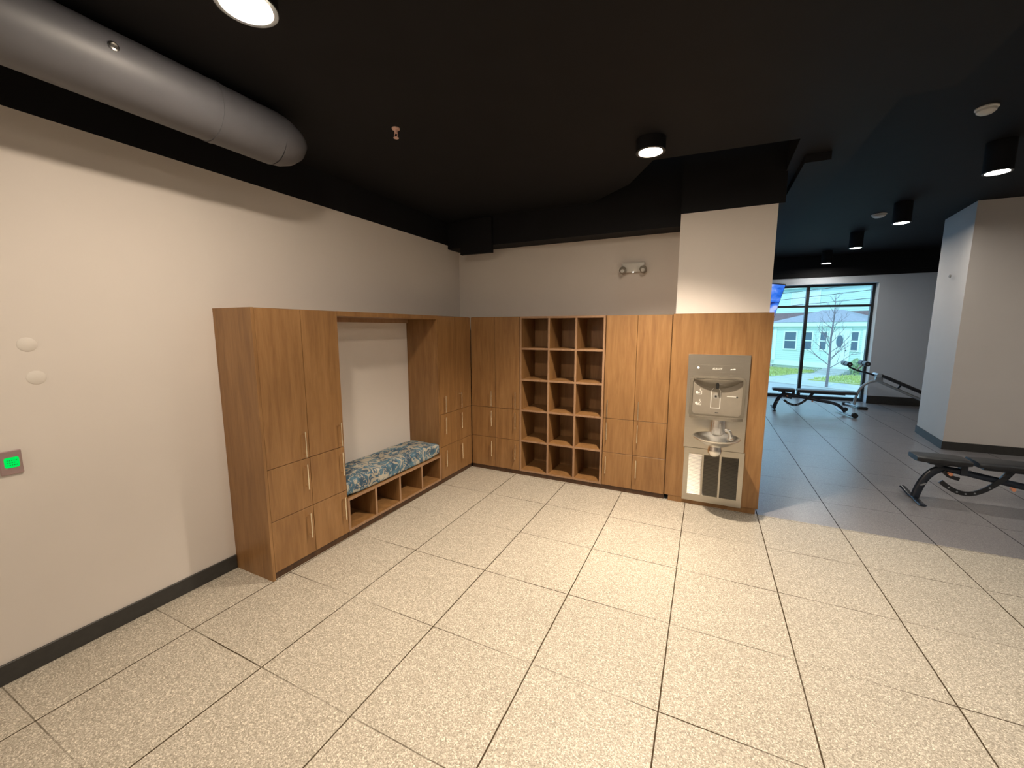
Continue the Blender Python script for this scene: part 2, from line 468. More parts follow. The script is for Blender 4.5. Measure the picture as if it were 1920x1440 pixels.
# free-standing column in the gym
colpoly = [(5.585, 3.52), (6.39, 3.545), (6.50, 4.66), (5.685, 4.62)]
s = MB(); s.prism(colpoly, .0, ZG - .001, m=M['wall']); struct(s.build('wall_column'))
def offs(poly, d):
    cx = sum(p[0] for p in poly) / len(poly); cy = sum(p[1] for p in poly) / len(poly)
    return [(x + d * (1 if x > cx else -1), y + d * (1 if y > cy else -1)) for x, y in poly]
s = MB(); s.prism(offs(colpoly, .012), .0005, .115, m=M['base']); struct(s.build('baseboard_column'))
hk = MB(); hk.lathe([(0, -.012), (.022, -.012), (.024, 0), (0, 0)], n=16, mat3=Matrix.Rotation(PI / 2, 3, 'Y'), c=(5.595, 3.98, 2.43), m=M['greylens'])
tag(hk.build('wall_hook', smooth=True), 'small grey round fitting high on the left face of the white column', 'wall fitting')

# ------------------------------------------------------------------ lockers
HZ = 1.82; DZ = [(.772, 1.815), (.411, .768), (.052, .407)]
HANDLE = [(.787, .972), (.550, .735), (.185, .370)]
def handle_mesh(axis):
    """bar pull, length .185, centred at origin; axis = outward direction"""
    h = MB()
    a = Vector(axis)
    h.tube([a * .03 + Vector((0, 0, -.0925)), a * .03 + Vector((0, 0, .0925))], .0055, 10)
    for z in (-.072, .072):
        h.tube([Vector((0, 0, z)), a * .03 + Vector((0, 0, z))], .004, 8)
    return h
def add_door(cab, ax, a0, a1, z0, z1, hpos, hz, name='door'):
    """ax 'x': front plane x=0 (runs in y);  ax 'y': front plane y=0 (runs in x)"""
    g = .0018; t = .019
    d = MB()
    if ax == 'x': d.box(-t, 0, a0 + g, a1 - g, z0, z1, .0012)
    else: d.box(a0 + g, a1 - g, 0, t, z0, z1, .0012)
    do = d.build(name, M['wood'], cab)
    ho = handle_mesh((1, 0, 0) if ax == 'x' else (0, -1, 0)).build('handle', M['brass'], do, smooth=True)
    zc = (hz[0] + hz[1]) / 2
    ho.location = (0, hpos, zc) if ax == 'x' else (hpos, 0, zc)
    return do
def carcass(cab, ax, a0, a1, end0=False, end1=False, deep=.397):
    """side panels, top, back, kick"""
    t = .019; c = MB()
    fz = -.021
    def bx(p0, p1, d0, d1, z0, z1):      # p along run, d depth behind front (positive)
        if ax == 'x': c.box(-d1, -d0, p0, p1, z0, z1)
        else: c.box(p0, p1, d0, d1, z0, z1)
    bx(a0, a0 + t, 0 if end0 else .021, deep, 0 if end0 else .05, HZ)
    bx(a1 - t, a1, 0 if end1 else .021, deep, 0 if end1 else .05, HZ)
    bx(a0 + t, a1 - t, .021, deep, HZ - t, HZ)
    bx(a0 + t, a1 - t, .021, deep, .05, .05 + t)
    bx(a0 + t, a1 - t, deep - .012, deep, .05 + t, HZ - t)
    for z in (.769, .409): bx(a0 + t, a1 - t, .021, deep - .012, z - .008, z + .008)
    o = c.build('carcass', M['wood'], cab)
    k = MB()
    if ax == 'x': k.box(-.034, -.014, a0 + (t if end0 else 0), a1, .0, .049)
    else: k.box(a0, a1, .014, .034, .0, .049)
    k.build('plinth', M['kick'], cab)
    return o
LG = 'wooden locker cabinets in the corner run'
# tall cabinet at the near end of the left wall
A = thing('locker_cabinet', 'tall wooden locker cabinet nearest the camera, end panel showing beside the white wall', 'cabinet', (0, 0, 0), group=LG)
carcass(A, 'x', -2.56, -1.912, end0=True)
for a0, a1, hp in ((-2.541, -2.222, -2.268), (-2.222, -1.912, -1.957)):
    for (z0, z1), hz in zip(DZ, HANDLE): add_door(A, 'x', a0, a1, z0, z1, hp, hz)
# left run, in the corner
Cc = thing('locker_cabinet', 'dark-looking wooden locker cabinet in the room corner, right of the cushioned bench', 'cabinet', (0, 0, 0), group=LG)
carcass(Cc, 'x', -.638, -.0)
for a0, a1, hp in ((-.636, -.322, -.566), (-.322, -.004, -.252)):
    for (z0, z1), hz in zip(DZ, HANDLE): add_door(Cc, 'x', a0, a1, z0, z1, hp, hz)
B1 = thing('locker_cabinet', 'wooden locker cabinet on the back wall between the corner and the open cubbies', 'cabinet', (0, 0, 0), group=LG)
carcass(B1, 'y', .002, .640)
for a0, a1, hp in ((.004, .325, .288), (.325, .638, .596)):
    for (z0, z1), hz in zip(DZ, HANDLE): add_door(B1, 'y', a0, a1, z0, z1, hp, hz)
B2 = thing('locker_cabinet', 'brightly lit wooden locker cabinet between the open cubbies and the fountain panel', 'cabinet', (0, 0, 0), group=LG)
carcass(B2, 'y', 1.594, 2.222)
for a0, a1, hp in ((1.598, 1.905, 1.639), (1.905, 2.22, 1.946)):
    for (z0, z1), hz in zip(DZ, HANDLE): add_door(B2, 'y', a0, a1, z0, z1, hp, hz)

# open cubby unit 3 x 5
CU = thing('cubby_shelf', 'open wooden cubby unit with fifteen square compartments on the back wall', 'shelf unit')
x0, x1 = .642, 1.592; t = .021
c = MB()
c.box(x0, x0 + t, 0, .397, .05, HZ); c.box(x1 - t, x1, 0, .397, .05, HZ)
c.box(x0 + t, x1 - t, 0, .397, HZ - t, HZ); c.box(x0 + t, x1 - t, 0, .397, .05, .05 + t)
c.edge(1, -1, M['wood'], M['woodedge']).build('frame', None, CU)
c = MB(); c.box(x0 + t, x1 - t, .385, .397, .05 + t, HZ - t); c.build('back_panel', M['wood'], CU)
vx = [.984, 1.286]
for x in vx: MB().box(x - .0105, x + .0105, .001, .385, .05 + t, HZ - t).edge(1, -1, M['wood'], M['woodedge']).build('divider', None, CU)
xs = [x0 + t] + vx + [x1 - t]
for z in (1.466, 1.117, .768, .412):
    s = MB()
    for i in range(3):
        a = xs[i] + (.0105 if i else 0); b = xs[i + 1] - (.0105 if i < 2 else 0)
        s.box(a, b, .0015, .385, z - .0105, z + .0105)
    s.edge(1, -1, M['wood'], M['woodedge']).build('shelf', None, CU)
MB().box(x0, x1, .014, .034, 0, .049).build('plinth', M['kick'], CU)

# bench niche between the two left-hand cabinets
BN = thing('bench_unit', 'low wooden bench with four open shoe cubbies set between the two left cabinets', 'bench')
y0, y1 = -1.910, -.640
c = MB()
c.box(-.397, 0, y0, y1, .309, .333); c.box(-.397, 0, y0, y1, .05, .072)
c.box(-.397, 0, y0, y0 + t, .072, .309); c.box(-.397, 0, y1 - t, y1, .072, .309)
c.box(-.397, -.385, y0 + t, y1 - t, .072, .309)
c.edge(0, 1, M['wood'], M['woodedge']).build('frame', None, BN)
for y in (-1.600, -1.292, -.965): MB().box(-.385, -.001, y - .0105, y + .0105, .072, .309).edge(0, 1, M['wood'], M['woodedge']).build('divider', None, BN)
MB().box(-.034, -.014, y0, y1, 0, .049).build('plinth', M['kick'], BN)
MB().box(-.397, 0, y1 - .018, y1, .333, 1.782).build('side_panel', M['wood'], BN)
MB().box(-.397, 0, y0, y1, 1.783, HZ).build('top_panel', M['wood'], BN)
MB().box(-.397, -.378, y0 + .001, y1 - .019, 1.745, 1.7825).build('rail', M['woodedge'], BN)
# cushion
cu = MB()
nx, ny = 10, 26; xa, xb, ya, yb, za, zb = -.392, -.004, -1.905, -.662, .336, .472
def rr(u, n=3.2): return (1 - abs(u) ** (n * 2.2)) ** (1 / 2.2)
rings = []
for j in range(ny + 1):
    v = -1 + 2 * j / ny
    e = rr(v, 6) if abs(v) < 1 else .0
    e = max(e, .80)
    ring = []
    K = 48
    for k in range(K):
        a = 2 * PI * (k + .5) / K
        ca, sa = math.cos(a), math.sin(a)
        px = math.copysign(abs(ca) ** .16, ca); pz = math.copysign(abs(sa) ** .24, sa)
        hz_ = (zb - za) / 2 * e
        z = (za + (zb - za) / 2) + pz * hz_
        if pz > 0: z += .006 * (1 - px * px) * (1 - v ** 4) + .002 * math.sin(9 * v + 2 * px)
        ring.append(((xa + xb) / 2 + px * (xb - xa) / 2 * (.95 + .05 * e), ya + (yb - ya) * j / ny, z))
    rings.append(ring)
cu.loft(rings)
cush = cu.build('seat_cushion', M['fabric'], smooth=True)
tag(cush, 'blue and beige brushstroke patterned seat cushion lying on the low wooden bench', 'cushion')

# panel that carries the fountain
FP = thing('fountain_panel', 'wooden wall panel behind the steel drinking fountain, right end of the cabinets', 'panel')
c = MB(); c.box(2.226, 3.029, 0, .62, .055, 1.825, .0015); c.build('panel', M['wood'], FP)
c = MB(); c.box(2.262, 2.385, .003, .03, 0, .054); c.box(2.385, 3.01, .010, .6, 0, .054); c.build('plinth', M['wood'], FP)

# ------------------------------------------------------------------ drinking fountain
DF = thing('drinking_fountain', 'stainless steel drinking fountain with bottle filler on the wooden panel', 'drinking fountain', (2.633, 0, 0))
def R(x): return x - 2.633
# upper sheet with opening for the filler
u = MB()
X0f, X1f = R(2.378), R(2.882)
fx0, fx1, fz0, fz1 = R(2.418), R(2.848), .872, 1.243
y0f, y1f = -.014, -.001
u.box(X0f, fx0 + .0, y0f, y1f, .570, 1.453); u.box(fx1, X1f, y0f, y1f, .570, 1.453)
u.box(fx0, fx1, y0f, y1f, fz1, 1.453); u.box(fx0, fx1, y0f, y1f, .570, fz0)
u.build('steel_panel', M['steel'], DF)
# raised button strip
def rrect(x0, x1, z0, z1, r, n=6):
    pts = []
    for cx, cz, a0 in ((x1 - r, z1 - r, 0), (x0 + r, z1 - r, 90), (x0 + r, z0 + r, 180), (x1 - r, z0 + r, 270)):
        for k in range(n + 1):
            a = math.radians(a0 + 90 * k / n); pts.append((cx + r * math.cos(a), cz + r * math.sin(a)))
    return pts
def xz_prism(mb, poly, ya, yb, m=None):
    rings = [[(x, ya, z) for x, z in poly], [(x, yb, z) for x, z in poly]]
    return mb.loft(rings, True, m)
s = MB(); xz_prism(s, rrect(R(2.432), R(2.832), 1.288, 1.358, .034), -.019, -.0145); s.build('display_strip', M['steel'], DF, label='rounded steel strip above the filler')
led = MB(); led.lathe([(0, -.002), (.008, -.002), (.008, 0), (0, 0)], c=(R(2.466), -.0192, 1.331), n=12, mat3=Matrix.Rotation(PI / 2, 3, 'X')); led.build('indicator_light', M['led'], DF)
text_part('lettering', 'ELKAY', .026, (R(2.622), -.0195, 1.325), (PI / 2, 0, 0), M['whiteprint'], DF, shear=.25)
fl = MB(); fl.box(R(2.728), R(2.746), -.0198, -.0190, 1.320, 1.328); fl.box(R(2.752), R(2.768), -.0198, -.0190, 1.321, 1.332); fl.build('status_marks', M['whiteprint'], DF)
# filler housing: deep rounded frame, back plate, hood and drip shelf
fo = rrect(fx0 - .012, fx1 + .012, fz0 - .012, fz1 + .012, .045)
fi = rrect(fx0 + .012, fx1 - .012, fz0 + .03, fz1 - .008, .035)
fr = MB()
rings = [[(x, -.0145, z) for x, z in fo], [(x, -.027, z) for x, z in fo], [(x, -.030, z) for x, z in fi], [(x, -.0170, z) for x, z in fi]]
fr.loft(rings, False); fr.build('filler_frame', M['greyplastic'], DF, smooth=True)
bp_ = MB(); xz_prism(bp_, rrect(fx0 + .004, fx1 - .004, fz0 + .008, fz1 - .002, .03), -.0180, -.0150)
bp_.build('filler_back', M['greyplastic2'], DF)
# hood : half-lens bulging forward, deepest in the middle
hd = MB(); rows = []
nseg = 16
for j in range(6):
    tt = j / 5
    row = []
    for k in range(nseg + 1):
        q = -1 + 2 * k / nseg
        depth = .062 * (1 - q * q) ** .5 if abs(q) < 1 else 0
        drop = .085 * (1 - q * q) * tt
        row.append((q * (.212), -.0185 - depth * (1 - tt * tt * .95), fz1 - .012 - drop))
    rows.append(row)
hd.loft(rows, False, closed=False)
top = rows[0]
vs = [hd.bm.verts.new(p) for p in top]; hd.bm.faces.new(vs)
hd.build('filler_hood', M['greyplastic'], DF, smooth=True)
nz = MB(); nz.tube([(0, -.060, 1.205), (0, -.060, 1.150)], [.016, .012], 14); nz.build('nozzle', M['darkplastic'], DF, smooth=True)
# drip shelf
sh = MB(); pts = []
for k in range(17):
    q = -1 + 2 * k / 16; pts.append((q * .222, -.0305 - .045 * (1 - abs(q) ** 5)))
pts += [(.222, -.016), (-.222, -.016)]
sh.prism(pts, .862, .888); sh.build('drip_shelf', M['greyplastic'], DF, smooth=True)
MB().box(-.012 + R(2.639), .018 + R(2.639), -.0192, -.0182, .918, .925).build('slot', M['darkplastic'], DF)
# bottle outline
bo = MB(); bx0, bx1 = R(2.588), R(2.663); yb_ = -.0195; tw = .0045
def bar(p, q, w=tw):
    p = Vector((p[0], 0, p[1])); q = Vector((q[0], 0, q[1])); d = (q - p).normalized(); n_ = Vector((-d.z, 0, d.x)) * w / 2
    bo.loft([[(p + n_).to_tuple(), (q + n_).to_tuple(), (q - n_).to_tuple(), (p - n_).to_tuple()]], True) if False else None
    pts = [p + n_ , q + n_, q - n_, p - n_]
    bo.loft([[(v.x, yb_, v.z) for v in pts], [(v.x, yb_ + .001, v.z) for v in pts]], True)
path = [(bx0 + .018, 1.172), (bx0 + .018, 1.150), (bx0, 1.125), (bx0, .965), (bx1, .965), (bx1, 1.125), (bx1 - .018, 1.150), (bx1 - .018, 1.172)]
for a, b in zip(path, path[1:]): bar(a, b)
bo.build('bottle_outline', M['whiteprint'], DF)
se = MB(); se.lathe([(0, -.003), (.024, -.003), (.026, 0), (0, 0)], c=(R(2.626), -.0183, 1.075), n=24, mat3=Matrix.Rotation(PI / 2, 3, 'X')); so = se.build('sensor', M['greylens'], DF, smooth=True)
se = MB(); se.lathe([(0, -.002), (.009, -.002), (.009, 0), (0, 0)], c=(R(2.626), -.0160, 1.075), n=16, mat3=Matrix.Rotation(PI / 2, 3, 'X'))
se2 = MB(); se2.lathe([(0, -.0015), (.009, -.0015), (.009, 0), (0, 0)], c=(R(2.626), -.0228, 1.075), n=16, mat3=Matrix.Rotation(PI / 2, 3, 'X')); se2.build('sensor_eye', M['darkplastic'], so); se.bm.free()
# printed pictograms : pouring jug and filled cup, plus caption
def picto(cx, cz, name):
    global bo
    bo = MB(); q = .020
    bar((cx - q, cz - q), (cx + q, cz - q), .004)
    bar((cx + q, cz - q), (cx + q, cz + q * .5), .004)
    bar((cx + q, cz + q * .5), (cx + q * .2, cz + q * 1.0), .004)
    bar((cx + q * .2, cz + q * 1.0), (cx + q * .5, cz + q * 1.7), .004)
    pts = [(cx - q + .012 * math.cos(a * PI / 5), cz - .004 + .012 * math.sin(a * PI / 5)) for a in range(10)]
    bo.loft([[(x, yb_, z) for x, z in pts], [(x, yb_ + .001, z) for x, z in pts]], True)
    bar((cx - q * .4, cz - q * .5), (cx + q * .5, cz), .007)
    bo.build(name, M['whiteprint'], DF)
picto(R(2.487), 1.105, 'pictogram'); picto(R(2.487), 1.005, 'pictogram')
cap = MB(); cap.box(R(2.715), R(2.790), yb_, yb_ + .001, 1.076, 1.082); cap.build('caption_line', M['whiteprint'], DF)
se = MB(); se.lathe([(0, -.002), (.008, -.002), (.008, 0), (0, 0)], c=(R(2.797), -.0183, 1.074), n=14, mat3=Matrix.Rotation(PI / 2, 3, 'X')); se.build('status_light', M['darkplastic'], DF)
# chrome arm from the wall down into the dish
arm = MB()
arm.lathe([(.070, 0), (.068, .02), (.062, .1), (.058, .13)], c=(R(2.66), -.062, .735), n=28, sy=.65)
arm.box(R(2.61), R(2.71), -.062, -.0145, .74, .855, .01)
arm.build('arm', M['chrome'], DF, smooth=True)
ds = MB()
prof = [(.02, -.085), (.06, -.078), (.12, -.05), (.172, -.012), (.188, 0), (.190, .006), (.182, .008), (.172, .002), (.15, -.018), (.11, -.036), (.05, -.048), (.0, -.050)]
ds.lathe(prof, c=(R(2.645), -.250, .745), n=44, m=None); basin = ds.build('basin', M['chrome'], DF, smooth=True)
ba = MB(); ba.lathe([(0, -.178), (.022, -.174), (.042, -.160), (.055, -.138), (.058, -.115), (.052, -.09), (.044, -.06)], c=(R(2.640), -.245, .745), n=28)
ba.build('drain_cup', M['chrome'], DF, smooth=True)
bb = MB(); bb.tube(bezier_arc((R(2.755), -.235, .735), (R(2.758), -.235, .835), (R(2.71), -.245, .815), 8), [.017, .017, .016, .016, .015, .014, .013, .012, .011], 12)
bb.lathe([(.026, 0), (.026, .008), (.018, .014)], c=(R(2.755), -.235, .733), n=20)
bb.build('bubbler', M['chrome'], DF, smooth=True)
# lower panel with louvres
lo = MB(); lx0, lx1, lz0, lz1 = R(2.388), R(2.892), .045, .566
gx = [(R(2.430), R(2.545)), (R(2.562), R(2.692)), (R(2.709), R(2.850))]; gz0, gz1 = .112, .512
lo.box(lx0, gx[0][0], y0f, y1f, lz0, lz1); lo.box(gx[2][1], lx1, y0f, y1f, lz0, lz1)
lo.box(gx[0][0], gx[2][1], y0f, y1f, gz1, lz1); lo.box(gx[0][0], gx[2][1], y0f, y1f, lz0, gz0)
lo.box(gx[0][1], gx[1][0], y0f, y1f, gz0, gz1); lo.box(gx[1][1], gx[2][0], y0f, y1f, gz0, gz1)
lp = lo.build('lower_panel', M['steel'], DF)
MB().box(gx[0][0], gx[2][1], -.0025, -.0008, gz0, gz1).build('grille_backing', M['darkplastic'], lp)
for a, b in gx:
    sl = MB(); nS = 30
    for i in range(nS):
        z = gz0 + (i + .5) * (gz1 - gz0) / nS
        p = [(-.0142, z - .0045), (-.0130, z - .0050), (-.0035, z + .0030), (-.0040, z + .0040)]
        sl.loft([[(a, y, zz) for y, zz in p], [(b, y, zz) for y, zz in p]], True)
    sl.build('louvres', M['steel'], lp)

# ------------------------------------------------------------------ wall and ceiling fittings
EM = thing('emergency_light', 'small grey emergency light with two round lamp heads on the wall above the cabinets', 'emergency light', (1.777, .4, 2.32))
b = MB(); b.box(-.118, .118, -.045, 0, -.050, .055, .012, seg=3); b.build('housing', M['whiteplastic'], EM, smooth=True)
for x in (-.098, .108):
    h = MB(); h.lathe([(0, -.03), (.026, -.03), (.036, -.022), (.034, .02), (.0, .022)], c=(x, -.062, -.028), n=22, mat3=Matrix.Rotation(PI / 2 - .25, 3, 'X') @ Matrix.Scale(-1, 3))
    ho = h.build('lamp_head', M['greyplastic2'], EM, smooth=True)
    h = MB(); h.lathe([(0, 0), (.02, 0), (.018, .006), (0, .008)], c=(x, -.0955, -.036), n=18, mat3=Matrix.Rotation(PI / 2 - .25, 3, 'X')); h.build('lens', M['whiteplastic'], ho, smooth=True)
h = MB(); h.lathe([(0, 0), (.005, 0), (.004, .004)], c=(.004, -.0455, -.048), n=10, mat3=Matrix.Rotation(PI / 2, 3, 'X')); h.build('test_light', M['led'], EM)

KP = thing('keypad', 'square metal wall button plate with a glowing green screen on the left wall', 'wall control', (-.4, -3.502, 1.061))
b = MB(); b.box(0, .010, -.036, .036, -.057, .057, .003); b.build('face_plate', M['plate'], KP)
sc_ = MB(); sc_.loft([[(.0102, y, z) for y, z in rrect(-.022, .026, -.024, .026, .009)], [(.0145, y, z) for y, z in rrect(-.020, .024, -.022, .024, .009)]], True)
so = sc_.build('screen', M['greenscreen'], KP)
dk = pbr('green_dark_print', (.0, .16, .03), .6)
p = MB()
for i, n_ in enumerate((5, 4, 5)):
    for k in range(n_): p.box(.0146, .0150, -.014 + k * .007, -.0105 + k * .007, .010 - i * .011, .0135 - i * .011)
p.build('screen_print', dk, so)
for y, z, lb in ((-3.391, 1.613, 'upper'), (-3.377, 1.452, 'lower')):
    c = MB(); c.lathe([(0, .004), (.030, .0035), (.034, .0008), (.034, 0), (0, 0)], n=28, mat3=Matrix.Rotation(PI / 2, 3, 'Y'), c=(-.4, y, z))
    tag(c.build('blank_plate', M['wallplate'], smooth=True), '%s of two flat round white plates on the left wall above the green keypad' % lb, 'cover plate', 'round blank plates')

LGR = 'round downlights in the black ceiling'
_lm = {}
def lamp_mat(col, st):
    k = (col, st)
    if k not in _lm: _lm[k] = emit('lamp_lens', col, st)
    return _lm[k]
WARM = (1.0, .845, .665); NEUT = (1.0, .94, .84)
def downlight(x, y, z, label, can=0., st=300., spot=0., col=WARM, r=.075, dome=.0, cone=118):
    o = thing('downlight', label, 'ceiling light', (x, y, z), group=LGR)
    q = MB()
    q.lathe([(r + .022, 0), (r + .022, can), (.0, can)], n=36, m=M['black'])
    q.lathe([(r + .022, 0), (r + .020, -.004), (r + .004, -.004), (r + .002, .012)], n=36, m=M['trimring'])
    q.build('trim_ring', None, o, smooth=True)
    e = MB(); e.lathe([(0, -.002 - dome), (r * .5, -.002 - dome * .85), (r * .85, -.002 - dome * .45), (r, -.002), (r, -.0008), (0, -.0008)], n=36); e.build('lens', lamp_mat(col, st), o)
    if spot:
        ld = bpy.data.lights.new('bulb', 'SPOT'); ld.energy = spot; ld.color = col; ld.spot_size = math.radians(cone); ld.spot_blend = .75; ld.shadow_soft_size = .05
        lo_ = bpy.data.objects.new('bulb', ld); COL.objects.link(lo_); lo_.parent = o; lo_.location = (0, 0, -.008 - dome)
    return o
downlight(.917, -3.048, 2.88, 'glaring white downlight above the tall near cabinet, at the top left of the view', can=ZC - 2.8805, st=450., r=.085, dome=.018)
downlight(2.108, -1.067, 2.88, 'lit round downlight in the black ceiling in front of the fountain and lit lockers', can=ZC - 2.8805, st=150., spot=560.)
gl = ['largest and nearest of the four gym downlights, right of the others beside the white column',
      'second nearest gym downlight, just left of the white column top',
      'third gym downlight from the camera, small bright oval above the window wall',
      'farthest and smallest gym downlight, above the street window']
for (x, y), lb in zip(((4.784, 1.25), (4.748, 3.204), (4.739, 5.093), (4.711, 6.977)), gl):
    downlight(x, y, 3.08, lb, can=ZG - 3.08 - .0005, st=300. if y < 2 else 230., col=NEUT, r=.075)
# the same lamps carry on behind the camera
for (x, y, st, sp) in ((2.108, -3.048, 200., 130.), (.45, -5.8, 560., 0.), (3.7, -3.3, 110., 40.)):
    downlight(x, y, 2.88, 'downlight out of view over the floor beside the camera', can=(ZC if x < 3.65 else ZG) - 2.8805, st=st, spot=sp, cone=96)
for (x, y, st) in ((5.2, -1.9, 650.), (7.2, 1.25, 260.)):
    downlight(x, y, 3.08, 'hanging gym downlight out of view to the right of the camera', can=ZG - 3.08 - .0005, st=st, spot=30., col=NEUT)

for x, y, r_, lb in ((4.323, .404, .062, 'white smoke detector on the ceiling at the far right, above the nearest gym downlight'),
                 (4.66, 3.786, .085, 'faint grey smoke detector on the gym ceiling left of the second downlight')):
    o = thing('smoke_detector', lb, 'smoke detector', (x, y, ZG))
    d = MB(); d.lathe([(r_ * 1.05, -.0005), (r_ * 1.05, -.010), (r_ * .95, -.014)], n=30); d.build('base', M['whiteplastic'], o, smooth=True)
    d = MB(); d.lathe([(r_ * .9, -.0141), (r_ * .88, -.03), (r_ * .6, -.045), (0, -.048)], n=30); d.build('cover', M['whiteplastic'], o, smooth=True)
SP = thing('sprinkler', 'small pinkish sprinkler head on the black ceiling', 'sprinkler', (.655, -1.94, ZC + .0008))
pk = pbr('sprinkler_metal', (.75, .50, .42), .35, metal=.3)
d = MB(); d.lathe([(.026, -.0005), (.024, -.008), (.010, -.012), (.010, -.03)], n=20); d.build('escutcheon', pk, SP, smooth=True)
d = MB()
for sgn in (-1, 1): d.tube([(sgn * .009, 0, -.028), (sgn * .014, 0, -.042), (sgn * .004, 0, -.056)], .0025, 6)
d.lathe([(.017, -.060), (.017, -.057), (.003, -.055)], n=16); d.build('deflector', pk, SP, smooth=True)

# round duct along the left wall
DU = thing('air_duct', 'fat round black air duct running under the ceiling above the left wall', 'duct', (.14, 0, 2.805))
d = MB(); rd = .145
d.tube([(0, -6.69, 0), (0, -4.4, 0), (0, -2.44, 0)], rd, 40); d.build('duct_pipe', M['duct'], DU, smooth=True)
el = MB()
pts = [(0, -2.442, 0)] + [Vector((0, -2.442 + .16 * math.sin(a * PI / 12), .19 * (1 - math.cos(a * PI / 12)) * .55)) for a in range(1, 6)]
rs = [rd - .002] + [rd * (1 - .10 * a / 5) for a in range(1, 6)]
el.tube(pts, [rd - .002, rd - .004, rd - .010, rd - .022, rd - .045, rd - .085], 40)
el.build('duct_end', M['duct'], DU, smooth=True)
for y in (-2.78, -3.9, -5.2):
    b = MB(); b.tube([(0, y, 0), (0, y + .025, 0)], rd + .0035, 40); b.build('joint_band', M['duct'], DU, smooth=True)
for y in (-2.85, -4.2, -5.7):
    b = MB(); b.box(-.012, .012, y - .01, y + .01, rd - .004, ZC - 2.805 + .001); b.build('hanger', M['duct'], DU)
# inspection knob on the underside
ang = math.radians(10)
pp = Vector((rd * math.cos(ang), -3.2, rd * math.sin(ang)))
kn = MB(); mt = Matrix.Rotation(PI / 2 - ang, 3, 'Y')
kn.lathe([(.018, -.002), (.018, .006), (.012, .009), (.012, .004), (.003, .003)], c=pp, n=20, mat3=mt)
kn.build('test_plug', M['chrome'], DU, smooth=True)

# ------------------------------------------------------------------ television in the gym
TV = thing('television', 'wall television with a bright blue picture half hidden by the pillar edge', 'television')
h_ = Vector((.6, .8, 0)); nh = Vector((.8, -.6, 0)); pch = math.radians(15)
nrm = (nh * math.cos(pch) - Vector((0, 0, 1)) * math.sin(pch)).normalized()
dn = (-nh * math.sin(pch) - Vector((0, 0, 1)) * math.cos(pch)).normalized()
TR = Vector((3.81, 5.5, 2.53))
def tvp(a, b, c): return TR - h_ * a + dn * b + nrm * c
def tvbox(a0, a1, b0, b1, c0, c1, name, mat, par, bev=0):
    q = MB(); vs = [[tvp(a, b, c) for a, b in ((a0, b0), (a1, b0), (a1, b1), (a0, b1))] for c in (c0, c1)]
    q.loft(vs, True); return q.build(name, mat, par)
tvbox(-.01, 1.21, -.01, .71, -.045, 0, 'casing', M['darkplastic'], TV)
tvbox(.004, 1.196, .004, .675, .0002, .002, 'screen', M['screen'], TV)
tvbox(.40, .80, .2, .5, -.10, -.046, 'bracket', M['frame'], TV)
cx_ = tvp(.6, .3, -.09)
p = MB(); p.tube([(cx_.x, cx_.y, cx_.z), (cx_.x, cx_.y, ZC - .002 if cx_.x < 3.48 else ZG - .002)], .02, 12); p.build('ceiling_pole', M['frame'], TV, smooth=True)

# ------------------------------------------------------------------ gym benches
def flat_bar(mb, pts, w, th, y0):
    """curved flat plate in the xz plane, width w, thickness th across y"""
    P_ = [Vector((p[0], 0, p[1])) for p in pts]; up = []; dn_ = []
    for i, p in enumerate(P_):
        t_ = (P_[min(i + 1, len(P_) - 1)] - P_[max(i - 1, 0)]).normalized(); n_ = Vector((-t_.z, 0, t_.x)) * w / 2
        up.append(p + n_); dn_.append(p - n_)
    poly = up + dn_[::-1]
    mb.loft([[(v.x, y0, v.z) for v in up], [(v.x, y0, v.z) for v in dn_]], False, closed=False)
    mb.loft([[(v.x, y0 + th, v.z) for v in up], [(v.x, y0 + th, v.z) for v in dn_]], False, closed=False)
    for seq in (up, dn_):
        mb.loft([[(v.x, y0, v.z) for v in seq], [(v.x, y0 + th, v.z) for v in seq]], False, closed=False)
    for a, b in ((up[0], dn_[0]), (up[-1], dn_[-1])):
        mb.loft([[(a.x, y0, a.z), (b.x, y0, b.z)], [(a.x, y0 + th, a.z), (b.x, y0 + th, b.z)]], False, closed=False)
def pad_mesh(x0, x1, w0, w1, z0, z1):
    q = MB(); K = 20; n_ = 14; rings = []
    for j in range(n_ + 1):
        v = j / n_; e = min(1, (min(v, 1 - v) * n_ / 1.6) + .0) ; e = max(.45, min(1, e ** .5))
        hw = (w0 + (w1 - w0) * v) / 2 * (.86 + .14 * e); hh = (z1 - z0) / 2 * (.6 + .4 * e)
        ring = []
        for k in range(K):
            a = 2 * PI * (k + .5) / K; ca, sa = math.cos(a), math.sin(a)
            ring.append((x0 + (x1 - x0) * v, math.copysign(abs(ca) ** .35, ca) * hw, (z0 + z1) / 2 + math.copysign(abs(sa) ** .5, sa) * hh))
        rings.append(ring)
    q.loft(rings); return q
